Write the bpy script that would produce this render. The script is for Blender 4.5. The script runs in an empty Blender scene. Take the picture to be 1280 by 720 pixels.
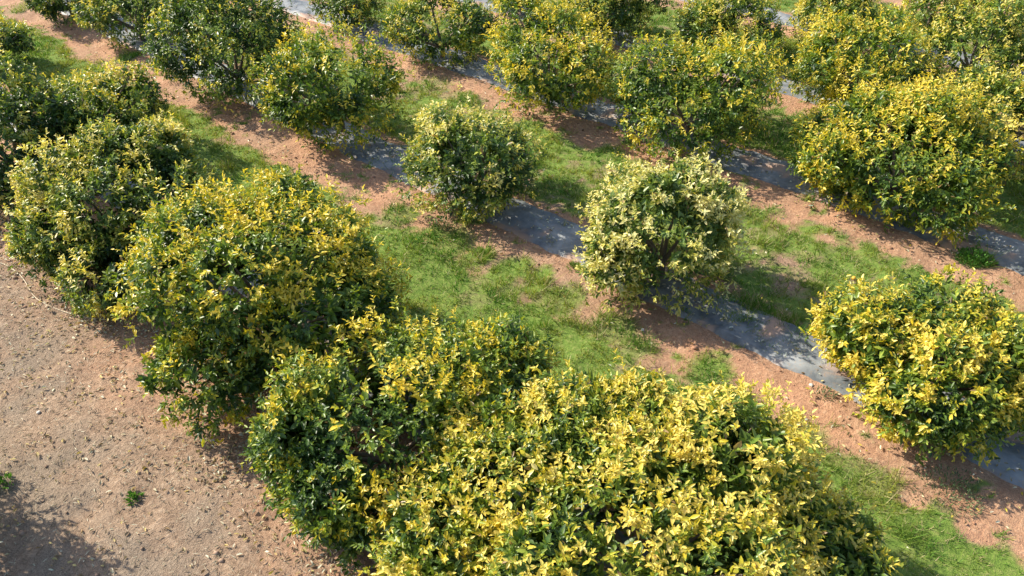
import bpy, math
import numpy as np
from mathutils import Vector, Matrix

# ------------------------------------------------------------------ camera, sky, sun, exposure
scene = bpy.context.scene
FPX, PITCH, YAW, CAM_H = 1000.0, 0.654, -0.746, 8.62
cy, sy = math.cos(YAW), math.sin(YAW)
CF = np.array([sy*math.cos(PITCH), cy*math.cos(PITCH), -math.sin(PITCH)])
CR = np.array([cy, -sy, 0.0])
CU = np.cross(CR, CF)

cam_data = bpy.data.cameras.new("camera")
cam = bpy.data.objects.new("camera", cam_data)
scene.collection.objects.link(cam)
cam.matrix_world = Matrix(((CR[0], CU[0], -CF[0], 0), (CR[1], CU[1], -CF[1], 0), (CR[2], CU[2], -CF[2], CAM_H), (0, 0, 0, 1)))
cam_data.sensor_width = 36.0
cam_data.lens = 36.0*FPX/1280.0
cam_data.clip_start = 0.1
cam_data.clip_end = 6000.0
scene.camera = cam

SUN_DIR = np.array([-1.58, -0.52, 1.28]); SUN_DIR /= np.linalg.norm(SUN_DIR)
SUN_EL = math.asin(SUN_DIR[2])
SUN_AZ = math.atan2(SUN_DIR[0], SUN_DIR[1])
world = bpy.data.worlds.new("World"); scene.world = world; world.use_nodes = True
wn = world.node_tree.nodes
bg = wn["Background"]; bg.inputs["Strength"].default_value = 0.15
sky = wn.new("ShaderNodeTexSky"); sky.sky_type = 'NISHITA'; sky.sun_disc = False
sky.sun_elevation = SUN_EL; sky.sun_rotation = SUN_AZ % (2*math.pi)
sky.air_density = 1.0; sky.dust_density = 1.5
world.node_tree.links.new(sky.outputs[0], bg.inputs[0])
sd = bpy.data.lights.new("sun", 'SUN'); sd.energy = 5.0; sd.angle = math.radians(0.6); sd.color = (1.0, 0.92, 0.77)
sun = bpy.data.objects.new("sun", sd); scene.collection.objects.link(sun)
sun.rotation_euler = Vector(SUN_DIR).to_track_quat('Z', 'Y').to_euler()
scene.view_settings.view_transform = 'Standard'; scene.view_settings.look = 'None'
scene.view_settings.exposure = 0.70; scene.view_settings.gamma = 1.0
scene.cycles.max_bounces = 6; scene.cycles.transparent_max_bounces = 4

rng = np.random.default_rng(7)

# ------------------------------------------------------------------ small maths helpers
def ground_at(px, py, z=0.0):
    """world point at height z that the surveyed photo position px, py shows"""
    d = CF + CR*(px-640.0)/FPX - CU*(py-360.0)/FPX
    t = (z-CAM_H)/d[2]
    return d[0]*t, d[1]*t, t

def _hash(ix, iy, iz, seed):
    h = (ix*374761393 + iy*668265263 + iz*2147483647 + seed*974711) & 0xffffffff
    h = ((h ^ (h >> 13))*1274126177) & 0xffffffff
    h = ((h ^ (h >> 16))*2246822519) & 0xffffffff
    return ((h ^ (h >> 15)) & 0xffff)/65535.0

def vnoise(p, seed=0):
    p = np.asarray(p, float)
    if p.shape[-1] == 2: p = np.concatenate([p, np.zeros(p.shape[:-1]+(1,))], -1)
    i = np.floor(p).astype(np.int64); f = p-i; f = f*f*(3-2*f)
    r = 0
    for dx in (0, 1):
        for dy in (0, 1):
            for dz in (0, 1):
                w = (f[..., 0] if dx else 1-f[..., 0])*(f[..., 1] if dy else 1-f[..., 1])*(f[..., 2] if dz else 1-f[..., 2])
                r = r + w*_hash(i[..., 0]+dx, i[..., 1]+dy, i[..., 2]+dz, seed)
    return r

def fbm(p, seed=0, octaves=4):
    p = np.asarray(p, float); a, s, t = 1.0, 0.0, 0.0
    for o in range(octaves):
        s = s + a*vnoise(p*(2.03**o)+o*17.3, seed+o); t += a; a *= 0.5
    return s/t

def smooth(a, b, x):
    t = np.clip((x-a)/(b-a), 0, 1); return t*t*(3-2*t)

def unit(v): return v/np.maximum(np.linalg.norm(v, axis=-1, keepdims=True), 1e-9)

# ------------------------------------------------------------------ mesh + object helpers
def make_mesh(name, verts, faces, mat=None, colors=None, shade=False):
    me = bpy.data.meshes.new(name)
    faces = np.asarray(faces, np.int32); n, k = faces.shape
    me.vertices.add(len(verts)); me.vertices.foreach_set('co', np.asarray(verts, np.float32).ravel())
    me.loops.add(n*k); me.loops.foreach_set('vertex_index', faces.ravel())
    me.polygons.add(n); me.polygons.foreach_set('loop_start', np.arange(0, n*k, k, dtype=np.int32))
    me.polygons.foreach_set('loop_total', np.full(n, k, np.int32))
    if colors is not None:
        at = me.color_attributes.new('tint', 'FLOAT_COLOR', 'POINT')
        c = np.ones((len(verts), 4), np.float32); c[:, :3] = colors
        at.data.foreach_set('color', c.ravel())
    me.update(calc_edges=True)
    if shade: me.polygons.foreach_set('use_smooth', np.ones(n, bool))
    if mat: me.materials.append(mat)
    return me

def link(name, me, parent=None, loc=None):
    o = bpy.data.objects.new(name, me); scene.collection.objects.link(o)
    if parent: o.parent = parent
    if loc is not None: o.location = loc
    return o

def tag(o, label=None, cat=None, group=None, kind=None):
    if label: o['label'] = label
    if cat: o['category'] = cat
    if group: o['group'] = group
    if kind: o['kind'] = kind
    return o

# ------------------------------------------------------------------ materials
def new_mat(name):
    m = bpy.data.materials.new(name); m.use_nodes = True
    nt = m.node_tree; return m, nt, nt.nodes, nt.links, nt.nodes["Principled BSDF"]

def leaf_material(name, rough=0.42, trans=0.3, var=0.25, spec=0.45):
    m, nt, N, L, b = new_mat(name)
    at = N.new("ShaderNodeAttribute"); at.attribute_name = 'tint'
    geo = N.new("ShaderNodeNewGeometry")
    no = N.new("ShaderNodeTexNoise"); no.inputs['Scale'].default_value = 45.0; no.inputs['Detail'].default_value = 2
    L.new(geo.outputs['Position'], no.inputs['Vector'])
    mr = N.new("ShaderNodeMapRange"); mr.inputs['To Min'].default_value = 1-var; mr.inputs['To Max'].default_value = 1+var
    L.new(no.outputs[0], mr.inputs[0])
    mx = N.new("ShaderNodeMix"); mx.data_type = 'RGBA'; mx.blend_type = 'MULTIPLY'; mx.inputs[0].default_value = 1
    L.new(at.outputs['Color'], mx.inputs[6]); L.new(mr.outputs[0], mx.inputs[7])
    L.new(mx.outputs[2], b.inputs['Base Color'])
    b.inputs['Roughness'].default_value = rough; b.inputs['Specular IOR Level'].default_value = spec
    tr = N.new("ShaderNodeBsdfTranslucent")
    g = N.new("ShaderNodeMix"); g.data_type = 'RGBA'; g.blend_type = 'MULTIPLY'; g.inputs[0].default_value = 1
    g.inputs[7].default_value = (1.25, 1.2, 0.5, 1); L.new(mx.outputs[2], g.inputs[6]); L.new(g.outputs[2], tr.inputs['Color'])
    ms = N.new("ShaderNodeMixShader"); ms.inputs[0].default_value = trans
    L.new(b.outputs[0], ms.inputs[1]); L.new(tr.outputs[0], ms.inputs[2])
    L.new(ms.outputs[0], N["Material Output"].inputs[0])
    return m

MAT_LEAF = leaf_material('citrus_leaf', 0.36, 0.34, 0.25, 0.45)
MAT_GRASS = leaf_material('grass_blade', 0.6, 0.3, 0.2, 0.2)
MAT_DRY = leaf_material('dry_leaf', 0.7, 0.15, 0.25, 0.25)

def bark_material():
    m, nt, N, L, b = new_mat('citrus_bark')
    no = N.new("ShaderNodeTexNoise"); no.inputs['Scale'].default_value = 30; no.inputs['Detail'].default_value = 6
    tc = N.new("ShaderNodeTexCoord"); L.new(tc.outputs['Object'], no.inputs['Vector'])
    r = N.new("ShaderNodeValToRGB"); r.color_ramp.elements[0].color = (.07, .05, .035, 1); r.color_ramp.elements[1].color = (.24, .19, .14, 1)
    L.new(no.outputs[0], r.inputs[0]); L.new(r.outputs[0], b.inputs['Base Color']); b.inputs['Roughness'].default_value = .85
    bp = N.new("ShaderNodeBump"); bp.inputs['Strength'].default_value = .6; bp.inputs['Distance'].default_value = .01
    L.new(no.outputs[0], bp.inputs['Height']); L.new(bp.outputs[0], b.inputs['Normal'])
    return m
MAT_BARK = bark_material()

def ground_material():
    """tint: R green ground cover, G redness of the soil, B dry thatch"""
    m, nt, N, L, b = new_mat('orchard_soil')
    at = N.new("ShaderNodeAttribute"); at.attribute_name = 'tint'
    sp = N.new("ShaderNodeSeparateColor"); L.new(at.outputs['Color'], sp.inputs[0])
    tc = N.new("ShaderNodeTexCoord")
    def noise(scale, detail=5, rough=.6):
        n = N.new("ShaderNodeTexNoise"); n.inputs['Scale'].default_value = scale
        n.inputs['Detail'].default_value = detail; n.inputs['Roughness'].default_value = rough
        L.new(tc.outputs['Object'], n.inputs['Vector']); return n
    def ramp(src, stops):
        r = N.new("ShaderNodeValToRGB"); e = r.color_ramp.elements
        while len(e) < len(stops): e.new(0.5)
        for i, (p, c) in enumerate(stops): e[i].position = p; e[i].color = (*c, 1)
        L.new(src, r.inputs[0]); return r
    def mix(a, b_, f, mode='MIX'):
        x = N.new("ShaderNodeMix"); x.data_type = 'RGBA'; x.blend_type = mode
        if isinstance(f, float): x.inputs[0].default_value = f
        else: L.new(f, x.inputs[0])
        L.new(a, x.inputs[6]); L.new(b_, x.inputs[7]); return x.outputs[2]
    n1 = noise(2.2, 6, .65); n2 = noise(14, 5, .7); n3 = noise(60, 4, .7)
    red = ramp(n2.outputs[0], [(.25, (.38, .21, .145)), (.5, (.46, .265, .16)), (.75, (.60, .39, .26))])
    brown = ramp(n2.outputs[0], [(.28, (.20, .15, .11)), (.5, (.31, .235, .17)), (.72, (.45, .36, .27))])
    soil = mix(brown.outputs[0], red.outputs[0], sp.outputs[1])
    sand = ramp(n1.outputs[0], [(.35, (.86, .82, .8)), (.65, (1.12, 1.1, 1.08))])
    soil = mix(soil, sand.outputs[0], 1.0, 'MULTIPLY')
    grit = ramp(n3.outputs[0], [(.3, (.5, .48, .46)), (.5, (1, 1, 1)), (.7, (1.32, 1.28, 1.22))])
    soil = mix(soil, grit.outputs[0], .8, 'MULTIPLY')
    thatch = ramp(n3.outputs[0], [(.3, (.13, .10, .075)), (.55, (.30, .24, .18)), (.72, (.46, .39, .30))])
    green = ramp(n2.outputs[0], [(.25, (.08, .15, .03)), (.5, (.16, .24, .045)), (.75, (.31, .31, .11))])
    # ragged edge between soil and green: noise sharpened round the painted-in cover amount
    ad = N.new("ShaderNodeMath"); ad.operation = 'ADD'; L.new(sp.outputs[0], ad.inputs[0])
    sb = N.new("ShaderNodeMath"); sb.operation = 'SUBTRACT'; L.new(n2.outputs[0], sb.inputs[0]); sb.inputs[1].default_value = .5
    L.new(sb.outputs[0], ad.inputs[1])
    mr = N.new("ShaderNodeMapRange"); mr.inputs['From Min'].default_value = .22; mr.inputs['From Max'].default_value = .85; L.new(ad.outputs[0], mr.inputs[0])
    base = mix(soil, thatch.outputs[0], sp.outputs[2])
    base = mix(base, green.outputs[0], mr.outputs[0])
    L.new(base, b.inputs['Base Color']); b.inputs['Roughness'].default_value = .95; b.inputs['Specular IOR Level'].default_value = .15
    h = N.new("ShaderNodeMath"); h.operation = 'MULTIPLY_ADD'; L.new(n3.outputs[0], h.inputs[0]); h.inputs[1].default_value = .35; L.new(n2.outputs[0], h.inputs[2])
    bp = N.new("ShaderNodeBump"); bp.inputs['Strength'].default_value = .9; bp.inputs['Distance'].default_value = .045
    L.new(h.outputs[0], bp.inputs['Height']); L.new(bp.outputs[0], b.inputs['Normal'])
    return m
MAT_SOIL = ground_material()

def mat_fabric():
    m, nt, N, L, b = new_mat('woven_ground_fabric')
    at = N.new('ShaderNodeAttribute'); at.attribute_name = 'tint'; so = N.new('ShaderNodeMix'); so.data_type = 'RGBA'; so.inputs[7].default_value = (.46, .29, .20, 1)
    tc = N.new("ShaderNodeTexCoord")
    n = N.new("ShaderNodeTexNoise"); n.inputs['Scale'].default_value = 1.6; n.inputs['Detail'].default_value = 7; n.inputs['Roughness'].default_value = .65
    n2 = N.new("ShaderNodeTexNoise"); n2.inputs['Scale'].default_value = 22; n2.inputs['Detail'].default_value = 4
    for q in (n, n2): L.new(tc.outputs['Object'], q.inputs['Vector'])
    r = N.new("ShaderNodeValToRGB"); e = r.color_ramp.elements
    e[0].position = .36; e[0].color = (.085, .10, .115, 1); e[1].position = .68; e[1].color = (.32, .335, .34, 1)
    L.new(n.outputs[0], r.inputs[0])
    r2 = N.new("ShaderNodeValToRGB"); e = r2.color_ramp.elements
    e[0].position = .56; e[0].color = (1, 1, 1, 1); e[1].position = .72; e[1].color = (1.35, 1.0, .75, 1)
    L.new(n2.outputs[0], r2.inputs[0])
    mx = N.new("ShaderNodeMix"); mx.data_type = 'RGBA'; mx.blend_type = 'MULTIPLY'; mx.inputs[0].default_value = .8
    L.new(r.outputs[0], mx.inputs[6]); L.new(r2.outputs[0], mx.inputs[7]); L.new(mx.outputs[2], so.inputs[6]); L.new(at.outputs['Fac'], so.inputs[0]); L.new(so.outputs[2], b.inputs['Base Color'])
    b.inputs['Roughness'].default_value = .55; b.inputs['Specular IOR Level'].default_value = .35
    bp = N.new("ShaderNodeBump"); bp.inputs['Strength'].default_value = .25; bp.inputs['Distance'].default_value = .015
    L.new(n2.outputs[0], bp.inputs['Height']); L.new(bp.outputs[0], b.inputs['Normal'])
    return m
MAT_FABRIC = mat_fabric()

def plain(name, c1, c2, scale=12, rough=.7, spec=.3):
    m, nt, N, L, b = new_mat(name)
    tc = N.new("ShaderNodeTexCoord"); n = N.new("ShaderNodeTexNoise"); n.inputs['Scale'].default_value = scale
    L.new(tc.outputs['Object'], n.inputs['Vector'])
    r = N.new("ShaderNodeValToRGB"); r.color_ramp.elements[0].color = (*c1, 1); r.color_ramp.elements[1].color = (*c2, 1)
    r.color_ramp.elements[0].position = .3; r.color_ramp.elements[1].position = .7
    L.new(n.outputs[0], r.inputs[0]); L.new(r.outputs[0], b.inputs['Base Color'])
    b.inputs['Roughness'].default_value = rough; b.inputs['Specular IOR Level'].default_value = spec
    return m

# ------------------------------------------------------------------ the lie of the land
# rows run along x; (mat centre at x=-10, slope, mat width, depth of bare soil on the near side)
ROWS = [(0.0, 0.0, 0.8, 1.0), (5.05, 0.0, 0.8, 1.3), (9.93, 0.022, 1.12, 1.15), (14.92, 0.035, 1.15, 0.85),
        (19.35, 0.06, 0.95, 0.7), (24.1, 0.06, 0.95, 0.7), (28.8, 0.06, 0.95, 0.7), (33.4, 0.06, 0.95, 0.7)]

def row_center(k, x): return ROWS[k][0] + ROWS[k][1]*(np.clip(x, -60, 30)+10)

LUSH = [(ground_at(px, py)[:2], r, s) for px, py, r, s in [
    (560, 305, .7, .75), (620, 360, .7, .7), (700, 375, .6, .75), (765, 410, .55, .7), (800, 440, .5, .7), (500, 270, .5, .7), (590, 275, .4, .6), (1060, 590, .6, .7),
    (640, 340, .55, 1), (600, 322, .4, .9), (668, 352, .45, 1), (890, 468, .55, .9), (860, 505, .5, .8), (925, 500, .4, .8), (1010, 545, .5, .6),
    (1090, 605, .6, .7), (1150, 660, .6, .7), (700, 400, .5, .4), (540, 292, .35, .8), (160, 75, .5, .8), (205, 84, .4, .8), (700, 175, .6, .4),
    (930, 395, .7, .9), (990, 420, .5, .9), (870, 240, .6, .6), (905, 265, .6, .7), (960, 300, .6, .6), (960, 75, .8, .9), (980, 175, .7, .8),
    (1215, 330, .4, 1), (540, 110, .8, .5), (700, 235, .5, .9), (735, 250, .5, .8), (30, 12, .7, .5), (40, 55, .7, .4)]]
BARE = [(ground_at(px, py)[:2], r, s) for px, py, r, s in [
    (800, 195, .6, .8), (560, 120, .5, .6), (640, 150, .6, .6), (735, 178, .5, .7), (1000, 345, .4, .4), (1180, 590, .35, .6), (1230, 660, .45, 1),
    (820, 455, .3, .6), (640, 300, .25, .8), (1150, 625, .2, .8), (1065, 350, .25, .5), (650, 350, .18, .6), (1180, 640, .2, .4), (900, 400, .01, 0)]]

def cover(x, y):
    """grass amount, soil redness, thatch at ground points"""
    p = np.stack([x, y], -1)
    w = fbm(p*0.9, 3, 4); w2 = fbm(p*2.6, 9, 3)
    w3 = fbm(p*6.5, 15, 3)
    wob = (w-.5)*0.8 + (w2-.5)*0.8 + (w3-.5)*.45
    grass = np.zeros_like(x); red = np.full_like(x, .35)
    for k in range(1, len(ROWS)):
        c = row_center(k, x); half = ROWS[k][2]/2
        top = c+half+.12; nxt = (row_center(k+1, x)-ROWS[k+1][2]/2-ROWS[k+1][3]) if k+1 < len(ROWS) else c+3.2
        g = smooth(-.12, .3, y-top+wob*.35)*smooth(-.25, .2, nxt-y+wob*.7)
        dens = (1.16 if k == 1 else .98) + (w-.5)*(.8 if k == 1 else 1.6)+(w2-.5)*(.8 if k == 1 else 1.3)+(w3-.5)*(1.0 if k == 1 else 1.5)
        grass = np.maximum(grass, g*np.clip(dens, 0, 1.1))
        near = smooth(-.5, .2, y-(c-half-ROWS[k][3]-.5))*smooth(-.3, .1, c+half+.3-y)
        red = np.maximum(red, near*np.clip(.85+(w-.5)*1.2, 0, 1))
    for (cx, cyy), r, s in LUSH:
        d = np.hypot(x-cx, y-cyy)+wob*.3
        grass = np.maximum(grass, s*smooth(r, r*.4, d))
    for (cx, cyy), r, s in BARE:
        d = np.hypot(x-cx, y-cyy)+wob*.35
        f = s*smooth(r, r*.4, d); grass = grass*(1-f); red = np.maximum(red, .8*f)
    spots = np.clip((fbm(p*3.1, 16, 3)-.60)*6, 0, .8)*(w3 > .45)
    grass = np.maximum(grass, spots)
    # bare service lane on the near side of the first row
    lane = smooth(4.9, 4.5, y)
    grass = grass*(1-lane)
    lred = np.clip(.15+smooth(1.7, 3.6, y+wob*1.8)*.85, 0, 1)
    red = red*(1-lane)+lane*lred
    thatch = np.clip((w2-.42)*2.2, 0, 1)*np.clip(grass*1.2, 0, .9) + lane*(1-lred*.8)*np.clip((w2-.40)*3.0, 0, .8)
    return grass, red, np.clip(thatch, 0, 1)

def height(x, y):
    p = np.stack([x, y], -1)
    h = (fbm(p*.5, 21, 3)-.5)*.14 + (fbm(p*3.2, 31, 3)-.5)*.085
    for k in range(1, len(ROWS)):
        c = row_center(k, x); d = y-c; half = ROWS[k][2]/2
        h = h + .10*np.exp(-(d/.9)**2) + .05*np.exp(-((d+half+.3)/.22)**2)*(.4+1.2*fbm(p*1.7, 41, 3))
    return h*smooth(-60, -45, x)*smooth(30, 20, x)

# ------------------------------------------------------------------ ground sheet
def axis(lo, hi, fine_lo, fine_hi, step, coarse):
    a = list(np.arange(fine_lo, fine_hi, step))
    v, s = fine_hi, step
    while v < hi: a.append(v); s = min(s*1.25, coarse) if v < hi*.2 else s*1.6; v += s
    a.append(hi); v, s = fine_lo-step, step; b = []
    while v > lo: b.append(v); s = min(s*1.12, .25) if v > fine_lo-14 else s*1.6; v -= s
    b.append(lo); return np.array(b[::-1]+a)
gx = np.concatenate([[-3500, -1200, -400, -150, -70, -50, -42, -36], np.arange(-32, -17, .15), np.arange(-17, 3, .085), [3.4, 4, 5, 6.5, 8.5, 11, 15, 22, 32, 60, 120, 400, 1200, 3500]])
gy = np.concatenate([[-3500, -1500, -500, -150, -50, -20, -10, -6, -3.5, -2], np.arange(-1.2, 16, .085), np.arange(16, 30, .17), [31, 33, 37, 45, 60, 120, 400, 1200, 3500]])
X, Y = np.meshgrid(gx, gy, indexing='ij'); x, y = X.ravel(), Y.ravel()
Z = height(x, y)
g, r, t = cover(x, y)
far = smooth(40, 60, np.hypot(x+8, y-12)); g = g*(1-far)+.45*far; r = r*(1-far)+.7*far
nx, ny = len(gx), len(gy)
ii, jj = np.meshgrid(np.arange(nx-1), np.arange(ny-1), indexing='ij'); a = (ii*ny+jj).ravel()
gm = make_mesh('ground', np.stack([x, y, Z], -1), np.stack([a, a+ny, a+ny+1, a+1], -1), MAT_SOIL, np.stack([g, r, t], -1), True)
tag(link('ground', gm), kind='structure')

# ------------------------------------------------------------------ woven fabric strips under the rows
mat_labels = {1: 'grey fabric strip hidden under the dense near hedge row of citrus trees',
              2: 'grey fabric strip under the second row, bare in wide gaps between its trees',
              3: 'grey fabric strip under the third row, behind the sparse cream-leaved tree',
              4: 'grey fabric strip under the fourth row, glimpsed beyond the golden-topped trees',
              5: 'grey fabric strip farthest up the orchard under the fifth row'}
for k in range(1, 6):
    xs = np.arange(-36, 7, .10); vs = np.linspace(-.5, .5, 15)
    XX, VV = np.meshgrid(xs, vs, indexing='ij')
    edge = (fbm(np.stack([XX*1.1, VV*0+k*9.], -1), 51, 4)-.5)*.35
    wid = ROWS[k][2] + edge*np.sign(VV)
    YY = row_center(k, XX)+VV*wid
    p = np.stack([XX, YY], -1)
    ZZ = height(XX, YY) + .022 + np.maximum(0, fbm(p*3.2, 61, 3)-.5)*.09 - np.where(np.abs(VV) > .45, .045, 0)
    wash = np.clip((fbm(p*2.2, 67, 4)-.66+.30*np.clip(np.abs(VV)*2-.72, 0, 1))*7, 0, .9)
    ZZ = ZZ + np.maximum(0, fbm(np.stack([XX*.9, YY*6], -1), 63, 3)-.52)*.34*(np.abs(VV) < .45)
    n, mm = XX.shape; ii, jj = np.meshgrid(np.arange(n-1), np.arange(mm-1), indexing='ij'); a = (ii*mm+jj).ravel()
    me = make_mesh('fabric_strip', np.stack([XX, YY, ZZ], -1).reshape(-1, 3), np.stack([a, a+mm, a+mm+1, a+1], -1), MAT_FABRIC, np.repeat(wash.reshape(-1, 1), 3, 1), True)
    tag(link('fabric_strip', me), mat_labels[k], 'weed fabric', 'grey weed fabric strips under the tree rows')

# ------------------------------------------------------------------ leaves
LEAF_U = np.array([0, .34, .72, 1.0, .72, .34])      # along the leaf
LEAF_W = np.array([0, -.5, -.36, 0, .36, .5])        # across
LEAF_F = np.array([0, 1, .75, 0, .75, 1])            # how far the half lifts off the midrib
LEAF_Q = np.array([[0, 1, 2, 3], [0, 3, 4, 5]])

def leaves_to_mesh(pos, dirs, nrm, length, width, fold, curl, col):
    """two-quad folded leaves; returns verts, faces, colours"""
    n = len(pos); side = np.cross(dirs, nrm)
    u = LEAF_U[None, :, None]; w = LEAF_W[None, :, None]; f = LEAF_F[None, :, None]
    L = length[:, None, None]; W = width[:, None, None]
    v = pos[:, None] + dirs[:, None]*L*u + side[:, None]*W*w + nrm[:, None]*(W*fold[:, None, None]*f - curl[:, None, None]*L*u*u)
    q = (LEAF_Q[None]+(np.arange(n)*6)[:, None, None]).reshape(-1, 4)
    c = np.repeat(col, 6, 0).reshape(n, 6, 3).copy()
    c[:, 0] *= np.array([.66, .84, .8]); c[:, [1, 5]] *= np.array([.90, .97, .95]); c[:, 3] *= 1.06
    return v.reshape(-1, 3), q, c.reshape(-1, 3)

RAMP_T = np.array([0, .22, .42, .61, .82, 1.0])
RAMP_C = np.array([(.050, .100, .024), (.115, .190, .032), (.21, .29, .042), (.40, .42, .040), (.76, .555, .032), (.86, .65, .10)])
RAMP_P = np.array([(.046, .088, .030), (.095, .16, .045), (.20, .27, .07), (.46, .46, .09), (.76, .63, .16), (.88, .77, .38)])

def ramp_color(v, pale):
    v = np.clip(v, 0, 1); out = np.empty((len(v), 3))
    for ch in range(3):
        out[:, ch] = np.interp(v, RAMP_T, RAMP_C[:, ch])*(1-pale)+np.interp(v, RAMP_T, RAMP_P[:, ch])*pale
    return out

def leaf_cloud(R, lobes, shoots, k, leaf_len, yellow, pale, seed, loose=0.0, spread=1.0, noise_amp=1.0):
    """shoots of k leaves over the surface and through the outer volume of a union of lobes"""
    C = np.array([l[:3] for l in lobes]); RAD = np.array([l[3:6] for l in lobes])
    area = (RAD[:, 0]*RAD[:, 1]+RAD[:, 0]*RAD[:, 2]*2)
    which = R.choice(len(lobes), size=int(shoots*3), p=area/area.sum())
    d = unit(R.normal(size=(len(which), 3)))
    depth = np.where(R.random(len(which)) < .60, 1+R.normal(0, .035+loose*.12, len(which)), R.uniform(.55, .96, len(which)))
    stick = R.random(len(which)) < .11+.1*loose
    depth = np.where(stick, 1+R.random(len(which))**1.6*.30, depth)
    water = (R.random(len(which)) < .012) & (d[:, 2] > .35)
    depth = np.where(water, 1+R.uniform(.2, .42, len(which)), depth)
    wobble = 1+(fbm(d*1.9+C[which]*1.3+seed*1.7, seed+9, 3)-.5)*(.52+.3*loose)
    skirt = np.where(d[:, 2] < 0, (1/np.sqrt(np.maximum(1-d[:, 2]**2, .08)))**.62, 1.0)
    P = C[which] + d*RAD[which]*(depth*wobble)[:, None]*np.stack([skirt, skirt, np.ones_like(skirt)], -1)
    # field: how deep inside the union
    q = np.min(np.linalg.norm((P[:, None]-C[None])/RAD[None], axis=2), axis=1)
    keep = (q > .62+.2*R.random(len(q))) & (P[:, 2] > .07)
    holes = fbm(P*1.7+seed, seed+5, 3)
    keep &= (holes > (.335+.08*loose)+.04*R.random(len(q))) | (q < .84)
    P, d, q, which = P[keep][:shoots], d[keep][:shoots], q[keep][:shoots], which[keep][:shoots]
    rad = RAD[which]; out = unit(d/rad)
    n = len(P)
    D = unit(out*.75 + np.array([0, 0, .42]) + R.normal(0, .42, (n, 3)))
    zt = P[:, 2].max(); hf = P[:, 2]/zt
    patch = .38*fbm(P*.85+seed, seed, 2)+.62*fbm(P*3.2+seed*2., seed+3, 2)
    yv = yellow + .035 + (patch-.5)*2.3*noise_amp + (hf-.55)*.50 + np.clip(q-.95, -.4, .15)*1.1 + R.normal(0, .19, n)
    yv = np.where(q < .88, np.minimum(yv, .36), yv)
    slen = leaf_len*R.uniform(1.2, 3.0, n)*spread
    # flush shoots that stick out
    j = np.arange(k)[None, :]; f = j/(k-1)
    phi = j*2.39996 + R.uniform(0, 6.28, (n, 1)) + R.normal(0, .5, (n, k))
    ref = unit(np.cross(D, unit(R.normal(size=(n, 3))))); ref2 = np.cross(D, ref)
    pr = ref[:, None]*np.cos(phi)[..., None] + ref2[:, None]*np.sin(phi)[..., None]
    ang = (1.35-.85*f)[..., None] + R.normal(0, .30, (n, k, 1))
    ld = D[:, None]*np.cos(ang)+pr*np.sin(ang)
    ld[..., 2] -= .16; ld = unit(ld)
    base = P[:, None] + D[:, None]*(slen[:, None]*(f-.75))[..., None]
    up = D[:, None]*.6+np.array([0, 0, .7]) + R.normal(0, .28, (n, k, 3))
    nr = unit(up-(up*ld).sum(-1, keepdims=True)*ld)
    ln = leaf_len*R.uniform(.5, 1.22, (n, k))*(1-.25*f)*np.where(q < .84, 1.75, 1.0)[:, None]
    lv = yv[:, None] + (f-.5)*.20 + R.normal(0, .09, (n, k))
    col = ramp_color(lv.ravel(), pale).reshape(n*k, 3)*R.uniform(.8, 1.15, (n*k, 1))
    # a few browned or bleached leaves
    br = R.random(n*k) < .012; col[br] = np.array([.42, .27, .12])*R.uniform(.6, 1.1, (br.sum(), 1))
    return dict(pos=base.reshape(-1, 3), d=ld.reshape(-1, 3), n=nr.reshape(-1, 3), L=ln.ravel(),
                W=ln.ravel()*R.uniform(.36, .50, n*k), fold=R.uniform(.05, .45, n*k), curl=R.uniform(-.02, .28, n*k), col=col, q=np.repeat(q, k))

# one leaf mesh per shade for the leaves that are objects of their own
def leaf_piece(col):
    us = [0, .15, .38, .65, .86, 1]; ws = [.03, .30, .5, .42, .2, 0]
    V, F, Cc = [], [], []
    for u, w in zip(us, ws):
        z = -.16*u*u
        V += [(u, -w*.46, z+.12*w), (u, 0, z), (u, w*.46, z+.12*w)]
        Cc += [np.array(col)*.97, np.array(col)*1.18, np.array(col)*.97]
    for i in range(5):
        for s in (0, 1): F.append([i*3+s, i*3+3+s, i*3+4+s, i*3+1+s])
    return make_mesh('leaf', V, F, MAT_LEAF, np.array(Cc), True)
N_SH = 14
SHADES = [leaf_piece(ramp_color(np.array([v]), p)[0]) for p in (0., .7) for v in np.linspace(0.02, 1, N_SH)]
SHADE_COLS = np.array([ramp_color(np.array([v]), p)[0] for p in (0., .7) for v in np.linspace(0.02, 1, N_SH)])

def tube(points, radii, seg=8):
    V, F = [], []
    pts = [Vector(p) for p in points]
    for i, p in enumerate(pts):
        t = (pts[min(i+1, len(pts)-1)]-pts[max(i-1, 0)]).normalized()
        a = t.orthogonal().normalized(); b = t.cross(a)
        for s in range(seg):
            an = 2*math.pi*s/seg; V.append(p+(a*math.cos(an)+b*math.sin(an))*radii[i])
    for i in range(len(pts)-1):
        for s in range(seg):
            s2 = (s+1) % seg; F.append([i*seg+s, i*seg+s2, (i+1)*seg+s2, (i+1)*seg+s])
    return V, F

def join(parts):
    V, F = [], []
    for v, f in parts:
        o = len(V); V += [tuple(q) for q in v]; F += [[a+o for a in q] for q in f]
    return V, F

CAMP = np.array([0, 0, CAM_H])

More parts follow.
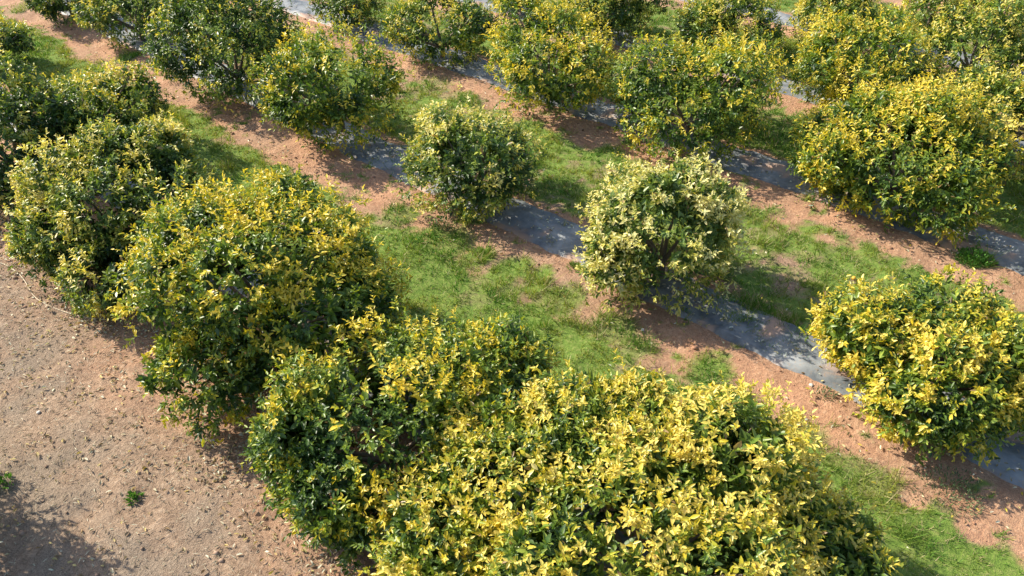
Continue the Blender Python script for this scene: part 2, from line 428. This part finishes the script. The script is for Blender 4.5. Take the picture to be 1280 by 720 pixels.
def citrus_tree(label, lobes_px, yellow, pale=0.0, seed=1, loose=0.0, leaf_parts=0, world_lobes=None, noise_amp=1.0, leafiness=1.0):
    R = np.random.default_rng(seed)
    lobes = []
    if world_lobes: lobes = [list(l) for l in world_lobes]
    else:
        for i, (px, py, w, squash) in enumerate(lobes_px):
            py = py+.035*w
            zc = 1.0
            for _ in range(9):
                gx_, gy_, t_ = ground_at(px, py, zc); rr = w/2*t_/FPX*.945-.07; zc = (squash*rr*.88+.08) if i == 0 else lobes[0][2]
                if i and len(lobes_px[i]) > 3: zc = squash
            lobes.append([gx_, gy_, zc, rr, rr, (squash*rr if i == 0 else rr*.8)])
    bx, by = lobes[0][0], lobes[0][1]
    main = lobes[0]; dist = np.linalg.norm(np.array(main[:3])-CAMP)
    st = R.uniform(.96, 1.06)
    for l in lobes[:1]: l[3] *= st; l[4] *= 2-st
    # secondary bulges so that no crown is a smooth ball
    base_l = [list(l) for l in lobes]
    for l in base_l:
        l_ = l[3]
        for b in range(9 if l_ > 1.0 else 5):
            dr = unit(R.normal(size=3)); dr[2] = abs(dr[2])*.9-.25; dr = unit(dr)
            s = R.uniform(.24, .52); k = R.uniform(.68, .96)
            lobes.append([l[0]+dr[0]*l[3]*k, l[1]+dr[1]*l[4]*k, max(.35, l[2]+dr[2]*l[5]*k), l_*s, l_*s, l_*s*.85])
        l[3] *= .93
    for i, l in enumerate(base_l): lobes[i][3] *= .93; lobes[i][4] *= .93; lobes[i][5] *= .95
    loc = [l[:] for l in lobes]
    for l in loc: l[0] -= bx; l[1] -= by
    size = sum(l[3]**2 for l in base_l)
    if dist < 12.5: per, k, ll = 1250, 10, .089
    elif dist < 17: per, k, ll = 1000, 10, .095
    else: per, k, ll = 800, 8, .108
    shoots = int(per*size*leafiness*(1-.35*loose))
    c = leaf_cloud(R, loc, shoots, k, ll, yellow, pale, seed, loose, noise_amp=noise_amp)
    gz = float(height(np.array([bx]), np.array([by]))[0])
    root = bpy.data.objects.new('citrus_tree', None); scene.collection.objects.link(root)
    root.location = (bx, by, gz-.01); root.empty_display_size = .3
    tag(root, label, 'citrus tree', 'citrus trees planted in rows')
    # trunk with limbs running up into the bulges
    parts = [tube([(0, 0, -.08), (.02, .01, .15), (.0, .03, .38)], [.085, .062, .055], 9)]
    limbs = sorted(loc, key=lambda l: -l[3])[:8]
    for l in limbs[1:]:
        e = np.array(l[:3]); m_ = e*.5+np.array([0, 0, .12])+R.normal(0, .05, 3)
        parts.append(tube([(0, .02, .30), tuple(m_), tuple(e), tuple(e+unit(e-np.array([0, 0, .3]))*l[3]*.5)], [.045, .03, .017, .006], 6))
    v, f = join(parts)
    link('trunk', make_mesh('trunk', v, f, MAT_BARK, None, True), root)
    sel = np.zeros(len(c['pos']), bool)
    if leaf_parts:
        wp = c['pos']+np.array([bx, by, gz]); tc = unit(CAMP-wp)
        out = unit(c['pos']-np.array([0, 0, main[2]*.6]))
        px = c['L']/np.linalg.norm(wp-CAMP, axis=1)
        facing = np.abs((c['n']*tc).sum(-1)); outf = (out*tc).sum(-1)
        score = px*facing*(outf > .35)*(c['q'] > .98)
        sel[np.argsort(-score)[:leaf_parts]] = True
    rest = ~sel
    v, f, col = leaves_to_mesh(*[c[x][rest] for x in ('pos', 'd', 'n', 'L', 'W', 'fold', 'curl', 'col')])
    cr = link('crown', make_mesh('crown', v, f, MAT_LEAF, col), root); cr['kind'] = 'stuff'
    if sel.any():
        for i in np.nonzero(sel)[0]:
            d_, n_ = c['d'][i], c['n'][i]; s_ = np.cross(n_, d_); L_ = float(c['L'][i])*1.08; W_ = float(c['W'][i])/.46*1.08
            o = bpy.data.objects.new('leaf', SHADES[int(np.argmin(((SHADE_COLS-c['col'][i])**2).sum(1)))])
            scene.collection.objects.link(o); o.parent = root
            p = c['pos'][i]
            o.matrix_local = Matrix(((d_[0]*L_, s_[0]*W_, n_[0]*L_, p[0]), (d_[1]*L_, s_[1]*W_, n_[1]*L_, p[1]), (d_[2]*L_, s_[2]*W_, n_[2]*L_, p[2]), (0, 0, 0, 1)))
    return root

# ------------------------------------------------------------------ the trees, (px, py, width px, squash or z) per lobe
TREES = [
 # near row
 dict(label='very large bright yellow citrus tree filling the bottom edge of the photo', lobes_px=[(800, 668, 430, .66), (650, 612, 240, 1.15), (930, 630, 240, 1.0), (560, 670, 210, .9), (1010, 690, 190, .8), (715, 545, 190, 1.45), (800, 560, 180, 1.5)], yellow=.585, pale=.2, seed=11, leaf_parts=300),
 dict(label='dark green citrus with a yellow crest, second from the bottom in the near row', lobes_px=[(480, 520, 300, .8), (600, 462, 165, 1.5), (395, 560, 150, 1.0), (500, 640, 200, .6), (625, 520, 170, 1.35)], yellow=.41, seed=12, leaf_parts=300),
 dict(label='broad citrus with golden sprays all over, in the near row above the red soil patch', lobes_px=[(340, 350, 290, .82), (255, 318, 135, 1.6), (262, 470, 150, .75), (390, 340, 170, 1.5)], yellow=.50, seed=13, leaf_parts=300),
 dict(label='green citrus with pale tips leaning over the thin hose at the left edge', lobes_px=[(152, 246, 230, .68), (75, 295, 120, .8), (110, 275, 140, .9), (135, 345, 125, .6)], yellow=.35, pale=.6, seed=14),
 dict(label='dark citrus at the left edge with a yellowish crest beside the grass lane', lobes_px=[(112, 142, 165, .68)], yellow=.37, pale=.2, seed=15),
 dict(label='dark green citrus cut by the left edge, behind the one leaning over the hose', lobes_px=[(5, 165, 190, .8), (35, 215, 110, .8)], yellow=.24, pale=.5, seed=16),
 dict(label='dark rounded citrus poking in at the upper left edge beside the grass lane', lobes_px=[(-12, 50, 88, .8)], yellow=.25, pale=.3, seed=17),
 # second row
 dict(label='dark green citrus cut by the top edge, first of the second row', lobes_px=[(82, -8, 92, .8)], yellow=.20, pale=.5, seed=21),
 dict(label='dark green citrus in the top left corner, touching its larger neighbour', lobes_px=[(168, 12, 118, .8)], yellow=.26, pale=.5, seed=22),
 dict(label='tall dark green citrus at the top left with a green top, biggest of that corner', lobes_px=[(287, 46, 178, .92)], yellow=.30, pale=.3, seed=23),
 dict(label='round citrus with lime yellow top standing clear left of the small pale tree', lobes_px=[(420, 104, 172, .92)], yellow=.44, seed=24),
 dict(label='small mottled cream and green citrus in the gap of the second row', lobes_px=[(594, 198, 186, .72)], yellow=.50, pale=.7, seed=25, loose=.25),
 dict(label='loose open citrus with cream and pale yellow leaves in the centre right', lobes_px=[(832, 284, 208, .84), (770, 310, 90, 1.1), (855, 240, 100, 1.8)], yellow=.68, pale=.9, seed=26, loose=.45, leafiness=1.2, noise_amp=.55),
 dict(label='citrus with bright yellow tips over the fabric strip at the right edge', lobes_px=[(1182, 456, 252, .60), (1095, 424, 70, 1.3), (1190, 480, 170, 1.0), (1250, 465, 150, 1.0)], yellow=.56, pale=.1, seed=28, leaf_parts=300),
 # third row
 dict(label='dark green citrus cut by the top edge left of centre', lobes_px=[(440, 0, 98, .8)], yellow=.27, pale=.4, seed=31),
 dict(label='small round dark green citrus at the top beside the grey fabric strip', lobes_px=[(551, 34, 128, .74)], yellow=.35, pale=.2, seed=32),
 dict(label='wide golden-topped citrus at upper centre, green below', lobes_px=[(690, 72, 172, .78)], yellow=.56, seed=33),
 dict(label='broad yellow-green citrus with a dark underside, upper right of centre', lobes_px=[(865, 114, 215, .66)], yellow=.43, seed=34),
 dict(label='large golden yellow citrus at the right, dark on its lower right side', lobes_px=[(1128, 194, 250, .54), (1050, 200, 110, .8), (1210, 190, 120, 1.0)], yellow=.62, seed=35),
 dict(label='yellow citrus mostly outside the right edge, in the third row', lobes_px=None, world_lobes=[(.75, 14.9, 1.2, 1.6, 1.6, 1.1)], yellow=.6, seed=36),
 # fourth row
 dict(label='little dark citrus barely showing at the top edge centre', lobes_px=[(640, -14, 78, .8)], yellow=.25, pale=.3, seed=41),
 dict(label='green citrus at the top edge behind the wide golden-topped one', lobes_px=[(758, 2, 130, .76)], yellow=.35, pale=.5, seed=42),
 dict(label='pale yellow-green citrus at the top, behind the broad one with dark underside', lobes_px=[(915, 20, 138, .75)], yellow=.53, pale=.4, seed=43),
 dict(label='golden citrus with a dark green right flank, behind the large golden yellow one', lobes_px=[(1080, 78, 172, .74)], yellow=.60, seed=44),
 dict(label='faded yellow citrus half out of the right edge in the fourth row', lobes_px=[(1262, 150, 165, .8)], yellow=.60, pale=.3, seed=45),
 # fifth and sixth rows
 dict(label='pale golden citrus at the top edge in the fifth row, beside the bare soil gap', lobes_px=[(1048, 18, 118, .75)], yellow=.58, pale=.3, seed=51),
 dict(label='dull golden wide citrus in the top right corner, above the faded half-seen one', lobes_px=[(1222, 55, 125, .85)], yellow=.55, pale=.4, seed=52),
 dict(label='small yellowish citrus at the top right edge in the sixth row', lobes_px=[(1168, 2, 78, .8)], yellow=.5, pale=.3, seed=61),
 dict(label='dark citrus cut by the top right corner, farthest back', lobes_px=[(1250, -5, 85, .8)], yellow=.42, pale=.3, seed=62),
 # neighbour across the lane whose shadow falls into the lower left corner
 dict(label='citrus across the bare lane whose shadow darkens the bottom left corner', lobes_px=None, world_lobes=[(-10.1, -1.15, 1.25, 1.6, 1.45, 1.15)], yellow=.45, seed=71),
]
for t in TREES: citrus_tree(**t)

# ------------------------------------------------------------------ grass
def blades(n, x, y, h, w, col, R, lean=.5):
    z = height(x, y)-.005; a = R.uniform(0, 6.283, n); ca, sa = np.cos(a), np.sin(a)
    lx, ly = R.normal(0, lean, n)*h, R.normal(0, lean, n)*h
    v = np.empty((n, 3, 3))
    v[:, 0] = np.stack([x-ca*w, y-sa*w, z], -1); v[:, 1] = np.stack([x+ca*w, y+sa*w, z], -1)
    v[:, 2] = np.stack([x+lx, y+ly, z+h], -1)
    c = np.repeat(col, 3, 0).reshape(n, 3, 3).copy(); c[:, :2] *= .85
    return v.reshape(-1, 3), np.arange(n*3).reshape(-1, 3), c.reshape(-1, 3)

R = np.random.default_rng(99)
def seen(x, y, m=60):
    d = np.stack([x, y, -CAM_H+0*x], -1); k = d@CF
    u = 640+FPX*(d@CR)/k; v = 360-FPX*(d@CU)/k
    return (k > 0) & (u > -m) & (u < 1280+m) & (v > -m) & (v < 720+m), k
n0 = 1500000
x = R.uniform(-30, 3, n0); y = R.uniform(4.8, 31, n0)
s, k = seen(x, y); x, y, k = x[s], y[s], k[s]
p = np.stack([x, y], -1)
g, r, t = cover(x, y); clump = fbm(p*7.0, 77, 3); tone = fbm(p*1.3, 78, 3)
keep = R.random(len(x)) < np.clip((g-.12)*1.4, 0, 1)*np.clip(.15+(clump-.38)*4.0, .05, 1)*np.clip(13.0/k, .5, 1.0)
x, y, g, tone, clump, k, t = [q[keep] for q in (x, y, g, tone, clump, k, t)]
lush = np.zeros(len(x))
for (cx, cyy), rr, ss in LUSH: lush = np.maximum(lush, ss*smooth(rr*1.2, rr*.3, np.hypot(x-cx, y-cyy)))
n = len(x)
h = R.uniform(.025, .075, n)*(1+1.0*lush)*(.3+1.5*clump)*(1+1.2*smooth(.5, .75, fbm(np.stack([x, y], -1)*2.2, 79, 2))); w = R.uniform(.0035, .007, n)*np.clip(k/11, 1, 2.2)
yy = np.clip((tone-.5)*2.4+.58+R.normal(0, .15, n)-lush*.45, 0, 1)[:, None]
col = (1-yy)*np.array([.095, .25, .032])+yy*np.array([.31, .36, .06])
dry = (R.random(n) < .10+.35*t)[:, None]; col = np.where(dry, np.array([.56, .48, .27])*R.uniform(.7, 1.1, (n, 1)), col)*R.uniform(.75, 1.2, (n, 1))
v, f, c = blades(n, x, y, h, w, col, R, .6)
tag(link('grass', make_mesh('grass', v, f, MAT_GRASS, c)), 'short yellow-green grass with darker tufts covering the lanes between rows', 'grass', kind='stuff')
print('grass blades', n)

# ------------------------------------------------------------------ dry leaves, straw and clods
def litter(name, label, x, y, R, smin, smax, tones, zoff=.012, slim=False):
    n = len(x); z = height(x, y)+zoff
    pos = np.stack([x, y, z+R.uniform(0, .012, n)], -1)
    a = R.uniform(0, 6.283, n); d = unit(np.stack([np.cos(a), np.sin(a), R.normal(0, .18, n)], -1))
    up = np.array([0, 0, 1.])+R.normal(0, .35, (n, 3)); nn = unit(up-(up*d).sum(-1, keepdims=True)*d)
    L_ = R.uniform(smin, smax, n); W_ = L_*(R.uniform(.08, .14, n) if slim else R.uniform(.3, .5, n))
    tones = np.array(tones); col = tones[R.integers(0, len(tones), n)]*R.uniform(.75, 1.15, (n, 1))
    v, f, c = leaves_to_mesh(pos, d, nn, L_, W_, R.uniform(.3, .9, n), R.uniform(-.25, .1, n), col)
    return tag(link(name, make_mesh(name, v, f, MAT_DRY, c)), label, 'leaf litter', kind='stuff')

DRYT = [(.62, .52, .38), (.52, .38, .22), (.70, .63, .50), (.42, .27, .15), (.60, .46, .20), (.33, .24, .16)]
n0 = 60000
x = R.uniform(-18, -3, n0); y = R.uniform(-1.5, 4.6, n0); s, k = seen(x, y)
dn = fbm(np.stack([x, y], -1)*1.8, 88, 3)
keep = s & (R.random(n0) < np.clip((dn-.30)*2.0, .08, 1)*np.clip(.15+.95*smooth(1.6, 3.2, y), 0, 1)); x, y = x[keep], y[keep]
litter('leaf_litter', 'dry tan and cream fallen leaves strewn over the bare lane by the near row', x[:8500], y[:8500], R, .025, .085, DRYT)
x = R.uniform(-18, -3, 70000); y = R.uniform(-1.5, 4.4, 70000); s, k = seen(x, y); x, y = x[s], y[s]
litter('dry_straw', 'thin dry straw and stalks scattered on the bare lane', x[:8000], y[:8000], R, .03, .10, [(.50, .42, .33), (.40, .32, .24), (.62, .54, .42), (.17, .13, .10), (.24, .19, .14)], slim=True)
xs, ys = [], []
for k in range(1, 6):
    m_ = [400, 900, 700, 450, 250][k-1]; xx = R.uniform(-26, 2, m_); ys.append(row_center(k, xx)+R.uniform(-.42, .42, m_)); xs.append(xx)
x, y = np.concatenate(xs), np.concatenate(ys)
litter('leaf_litter', 'pale curled leaves fallen on the grey fabric strips', x, y, R, .03, .09, [(.66, .60, .48), (.55, .48, .34), (.72, .70, .62), (.40, .30, .2)], .045)
x = R.uniform(-27, 2, 16000); y = R.uniform(5.5, 22, 16000); s, k = seen(x, y); g, r, t = cover(x, y)
keep = s & (R.random(16000) < np.clip(.75-g*.6, .06, 1)*.5); x, y = x[keep], y[keep]
litter('leaf_litter', 'pale fallen leaves scattered over the red soil banks and grass', x, y, R, .028, .075, DRYT+[(.75, .72, .6)], .02)

xs, ys = [], []
for o in scene.objects:
    if o.name.startswith('citrus_tree'):
        m_ = 230; a = R.uniform(0, 6.283, m_); q = R.uniform(.5, 1.9, m_)
        xs.append(o.location.x+q*np.cos(a)+.2); ys.append(o.location.y+q*np.sin(a)-.1)
x, y = np.concatenate(xs), np.concatenate(ys)
litter('leaf_litter', 'freshly dropped yellow and tan leaves lying around the feet of the trees', x, y, R, .04, .085, [(.66, .50, .08), (.62, .52, .20), (.55, .42, .22), (.45, .30, .12), (.70, .62, .42)], .035)

ph = (1+5**.5)/2
ICO_V = unit(np.array([(-1, ph, 0), (1, ph, 0), (-1, -ph, 0), (1, -ph, 0), (0, -1, ph), (0, 1, ph), (0, -1, -ph), (0, 1, -ph), (ph, 0, -1), (ph, 0, 1), (-ph, 0, -1), (-ph, 0, 1)], float))
ICO_F = np.array([(0, 11, 5), (0, 5, 1), (0, 1, 7), (0, 7, 10), (0, 10, 11), (1, 5, 9), (5, 11, 4), (11, 10, 2), (10, 7, 6), (7, 1, 8), (3, 9, 4), (3, 4, 2), (3, 2, 6), (3, 6, 8), (3, 8, 9), (4, 9, 5), (2, 4, 11), (6, 2, 10), (8, 6, 7), (9, 8, 1)])
n0 = 90000
x = R.uniform(-28, 2.5, n0); y = R.uniform(-1.5, 22, n0); s, k = seen(x, y); g, r, t = cover(x, y)
cl = fbm(np.stack([x, y], -1)*2.4, 95, 3)
keep = s & (R.random(n0) < np.clip(1-g*1.6, 0, 1)*np.clip((cl-.42)*3.2, .03, 1)*np.where(y < 4, .09, .5)*np.clip(14/k, .3, 1))
for q in range(1, 6): keep &= ~(np.abs(y-row_center(q, x)) < ROWS[q][2]/2-.05)
x, y, r = x[keep][:15000], y[keep][:15000], r[keep][:15000]; n = len(x)
sz = np.clip(R.lognormal(-4.45, .55, n), .005, .05)
v = ICO_V[None]*(1+R.normal(0, .18, (n, 12, 1)))*sz[:, None, None]*np.array([1, 1, .7])
v = v+np.stack([x, y, height(x, y)+sz*.25], -1)[:, None]
cc = (1-r[:, None])*np.array([.26, .19, .14])+r[:, None]*np.array([.40, .22, .14]); cc = cc*1.1*R.uniform(.5, 1.3, (n, 1))
MAT_CLOD = leaf_material('soil_clod', .95, 0.0, .3, .1)
f = (ICO_F[None]+(np.arange(n)*12)[:, None, None]).reshape(-1, 3)
tag(link('soil_clods', make_mesh('soil_clods', v.reshape(-1, 3), f, MAT_CLOD, np.repeat(cc, 12, 0))), 'crumbled reddish clods and grit lying on the bare soil', 'soil clods', kind='stuff')

# ------------------------------------------------------------------ single weeds
def weed(label, px, py, rad, hgt, kind, seed):
    R = np.random.default_rng(seed); cx, cyy, _ = ground_at(px, py)
    z0 = float(height(np.array([cx]), np.array([cyy]))[0])
    n = int(420*rad*rad/.09) if kind != 'grass' else int(520*rad*rad/.09)
    n = max(n, 60)
    a = R.uniform(0, 6.283, n); rr = rad*R.random(n)**.62*(.55+1.0*vnoise(np.stack([np.cos(a)*1.6+seed*5, np.sin(a)*1.6], -1), seed)); p = np.stack([rr*np.cos(a), rr*np.sin(a), np.zeros(n)], -1)
    out = np.stack([np.cos(a)*rr/rad, np.sin(a)*rr/rad, np.zeros(n)], -1)
    d = unit(out*R.uniform(.3, 1., (n, 1))+np.array([0, 0, 1.])+R.normal(0, .3, (n, 3)))
    top = hgt*(1-.7*(rr/rad)**2)
    p[:, 2] = R.random(n)*top*.7 if kind != 'grass' else 0
    up = np.array([0, 0, 1.])+R.normal(0, .5, (n, 3)); nn = unit(up-(up*d).sum(-1, keepdims=True)*d)
    if kind == 'grass': L_ = top*R.uniform(.7, 1.3, n)+.03; W_ = np.full(n, .011); base = np.array([.16, .31, .05])
    elif kind == 'grey': L_ = R.uniform(.03, .06, n); W_ = L_*.3; base = np.array([.14, .20, .10])
    else: L_ = R.uniform(.05, .09, n); W_ = L_*.42; base = np.array([.12, .27, .05])
    col = base*R.uniform(.6, 1.35, (n, 1))
    v, f, c = leaves_to_mesh(p, d, nn, L_, W_, R.uniform(.1, .4, n), R.uniform(0, .35, n), col)
    root = bpy.data.objects.new('weed_clump', None); scene.collection.objects.link(root); root.location = (cx, cyy, z0); root.empty_display_size = .1
    tag(root, label, 'weed', 'weeds growing among the rows')
    cr = link('foliage', make_mesh('weed_leaves', v, f, MAT_GRASS, c), root); cr['kind'] = 'stuff'
    st = join([tube([(0, 0, -.02), tuple(np.array([math.cos(q)*rad*.3, math.sin(q)*rad*.3, hgt*.6]))], [.006, .003], 5) for q in (0, 1.6, 3.1, 4.7)])
    link('stem', make_mesh('stem', st[0], st[1], MAT_BARK), root)
for args in [
    ('bright green weed clump on red soil below the large golden tree', 1215, 332, .30, .28, 'leafy', 1),
    ('grey-green scrubby weed at the lower right below the yellow-tipped tree', 1190, 612, .42, .30, 'grey', 2),
    ('tall green weed tuft in grass in front of the small mottled tree', 560, 290, .33, .28, 'grey', 3),
    ('tiny green seedling alone on the bare lane', 168, 624, .07, .08, 'leafy', 5),
    ('little green weed at the left edge of the bare lane', 4, 605, .12, .09, 'leafy', 6),
    ('small green tuft on fabric edge left of the cream-leaved tree', 717, 340, .13, .10, 'grass', 8),
    ('grass tuft on red soil below the shaded fabric, right of centre', 1030, 500, .14, .10, 'grey', 9),
    ('scruffy greyish weed at soil edge under the tall dark top left tree', 222, 100, .35, .22, 'grey', 12)]:
    weed(*args)

# ------------------------------------------------------------------ hose, fallen fruit, stones
pts = [(-30, 326), (3, 332), (22, 343), (32, 353), (42, 370), (55, 381), (78, 389), (110, 398), (150, 402)]
w = []
for px, py in pts:
    hx, hy, _ = ground_at(px, py); w.append((hx, hy, float(height(np.array([hx]), np.array([hy]))[0])+.014))
w = np.array(w); tt = np.linspace(0, len(w)-1, 50); 
def cr_spline(P, t):
    i = int(min(max(math.floor(t), 0), len(P)-2)); u = t-i
    p0, p1, p2, p3 = P[max(i-1, 0)], P[i], P[i+1], P[min(i+2, len(P)-1)]
    return .5*((2*p1)+(-p0+p2)*u+(2*p0-5*p1+4*p2-p3)*u*u+(-p0+3*p1-3*p2+p3)*u**3)
path = [tuple(cr_spline(w, q)) for q in tt]
v, f = tube(path, [.009]*len(path), 8)
MAT_HOSE = plain('faded_hose_plastic', (.42, .33, .22), (.62, .52, .36), 6, .5)
tag(link('irrigation_hose', make_mesh('hose', v, f, MAT_HOSE, None, True)), 'thin tan irrigation hose curving from the left edge under the near trees', 'hose')

def lump(name, label, cat, px, py, s, mat, seed, flat=1.0, rough=.02, group=None):
    R = np.random.default_rng(seed); cx, cyy, _ = ground_at(px, py)
    V, F = [], []
    seg, rings = 14, 9
    for i in range(rings+1):
        th = math.pi*i/rings
        for j in range(seg):
            a = 2*math.pi*j/seg; d = np.array([math.sin(th)*math.cos(a), math.sin(th)*math.sin(a), math.cos(th)])
            q = 1+(float(vnoise(d[None]*2.3+seed*3., 5)[0])-.5)*rough*6
            if 'fruit' in cat and i == 0: q *= .93
            V.append(tuple(d*s*q*np.array([1, 1, flat])))
    for i in range(rings):
        for j in range(seg): F.append([i*seg+j, (i+1)*seg+j, (i+1)*seg+(j+1) % seg, i*seg+(j+1) % seg])
    o = link(name, make_mesh(name, V, F, mat, None, True), None, (cx, cyy, float(height(np.array([cx]), np.array([cyy]))[0])+s*flat*.75))
    return tag(o, label, cat, group)
MAT_FRUIT = plain('orange_rind', (.62, .34, .03), (.72, .46, .06), 20, .4, .4)
MAT_STONE = plain('pale_stone', (.45, .42, .38), (.68, .66, .62), 15, .85, .2)
lump('fallen_fruit', 'yellow-orange fruit fallen in the grass below the large golden tree', 'fruit', 1067, 349, .042, MAT_FRUIT, 1, .97, .004)
for i, (lb, px, py, s) in enumerate([('white pebble on the sunlit fabric left of the yellow-tipped tree', 1040, 464, .028),
      ('flat pale stone at the fabric edge in the lower right', 1012, 487, .034), ('pale stone on the soil bank in front of the cream-leaved tree', 735, 365, .034),
      ('off-white stone at the red soil edge, lower right of centre', 985, 533, .032), ('cream stone low in the gap between grass and red soil', 803, 414, .03),
      ('white stone on shaded fabric between the broad dark-bottomed and golden trees', 997, 222, .035), ('pale chip on the bare lane, upper left part', 48, 515, .03)]):
    lump('pale_stone', lb, 'stone', px, py, s, MAT_STONE, 10+i, .55, .05, 'pale stones on soil and fabric')
TRIS = 0
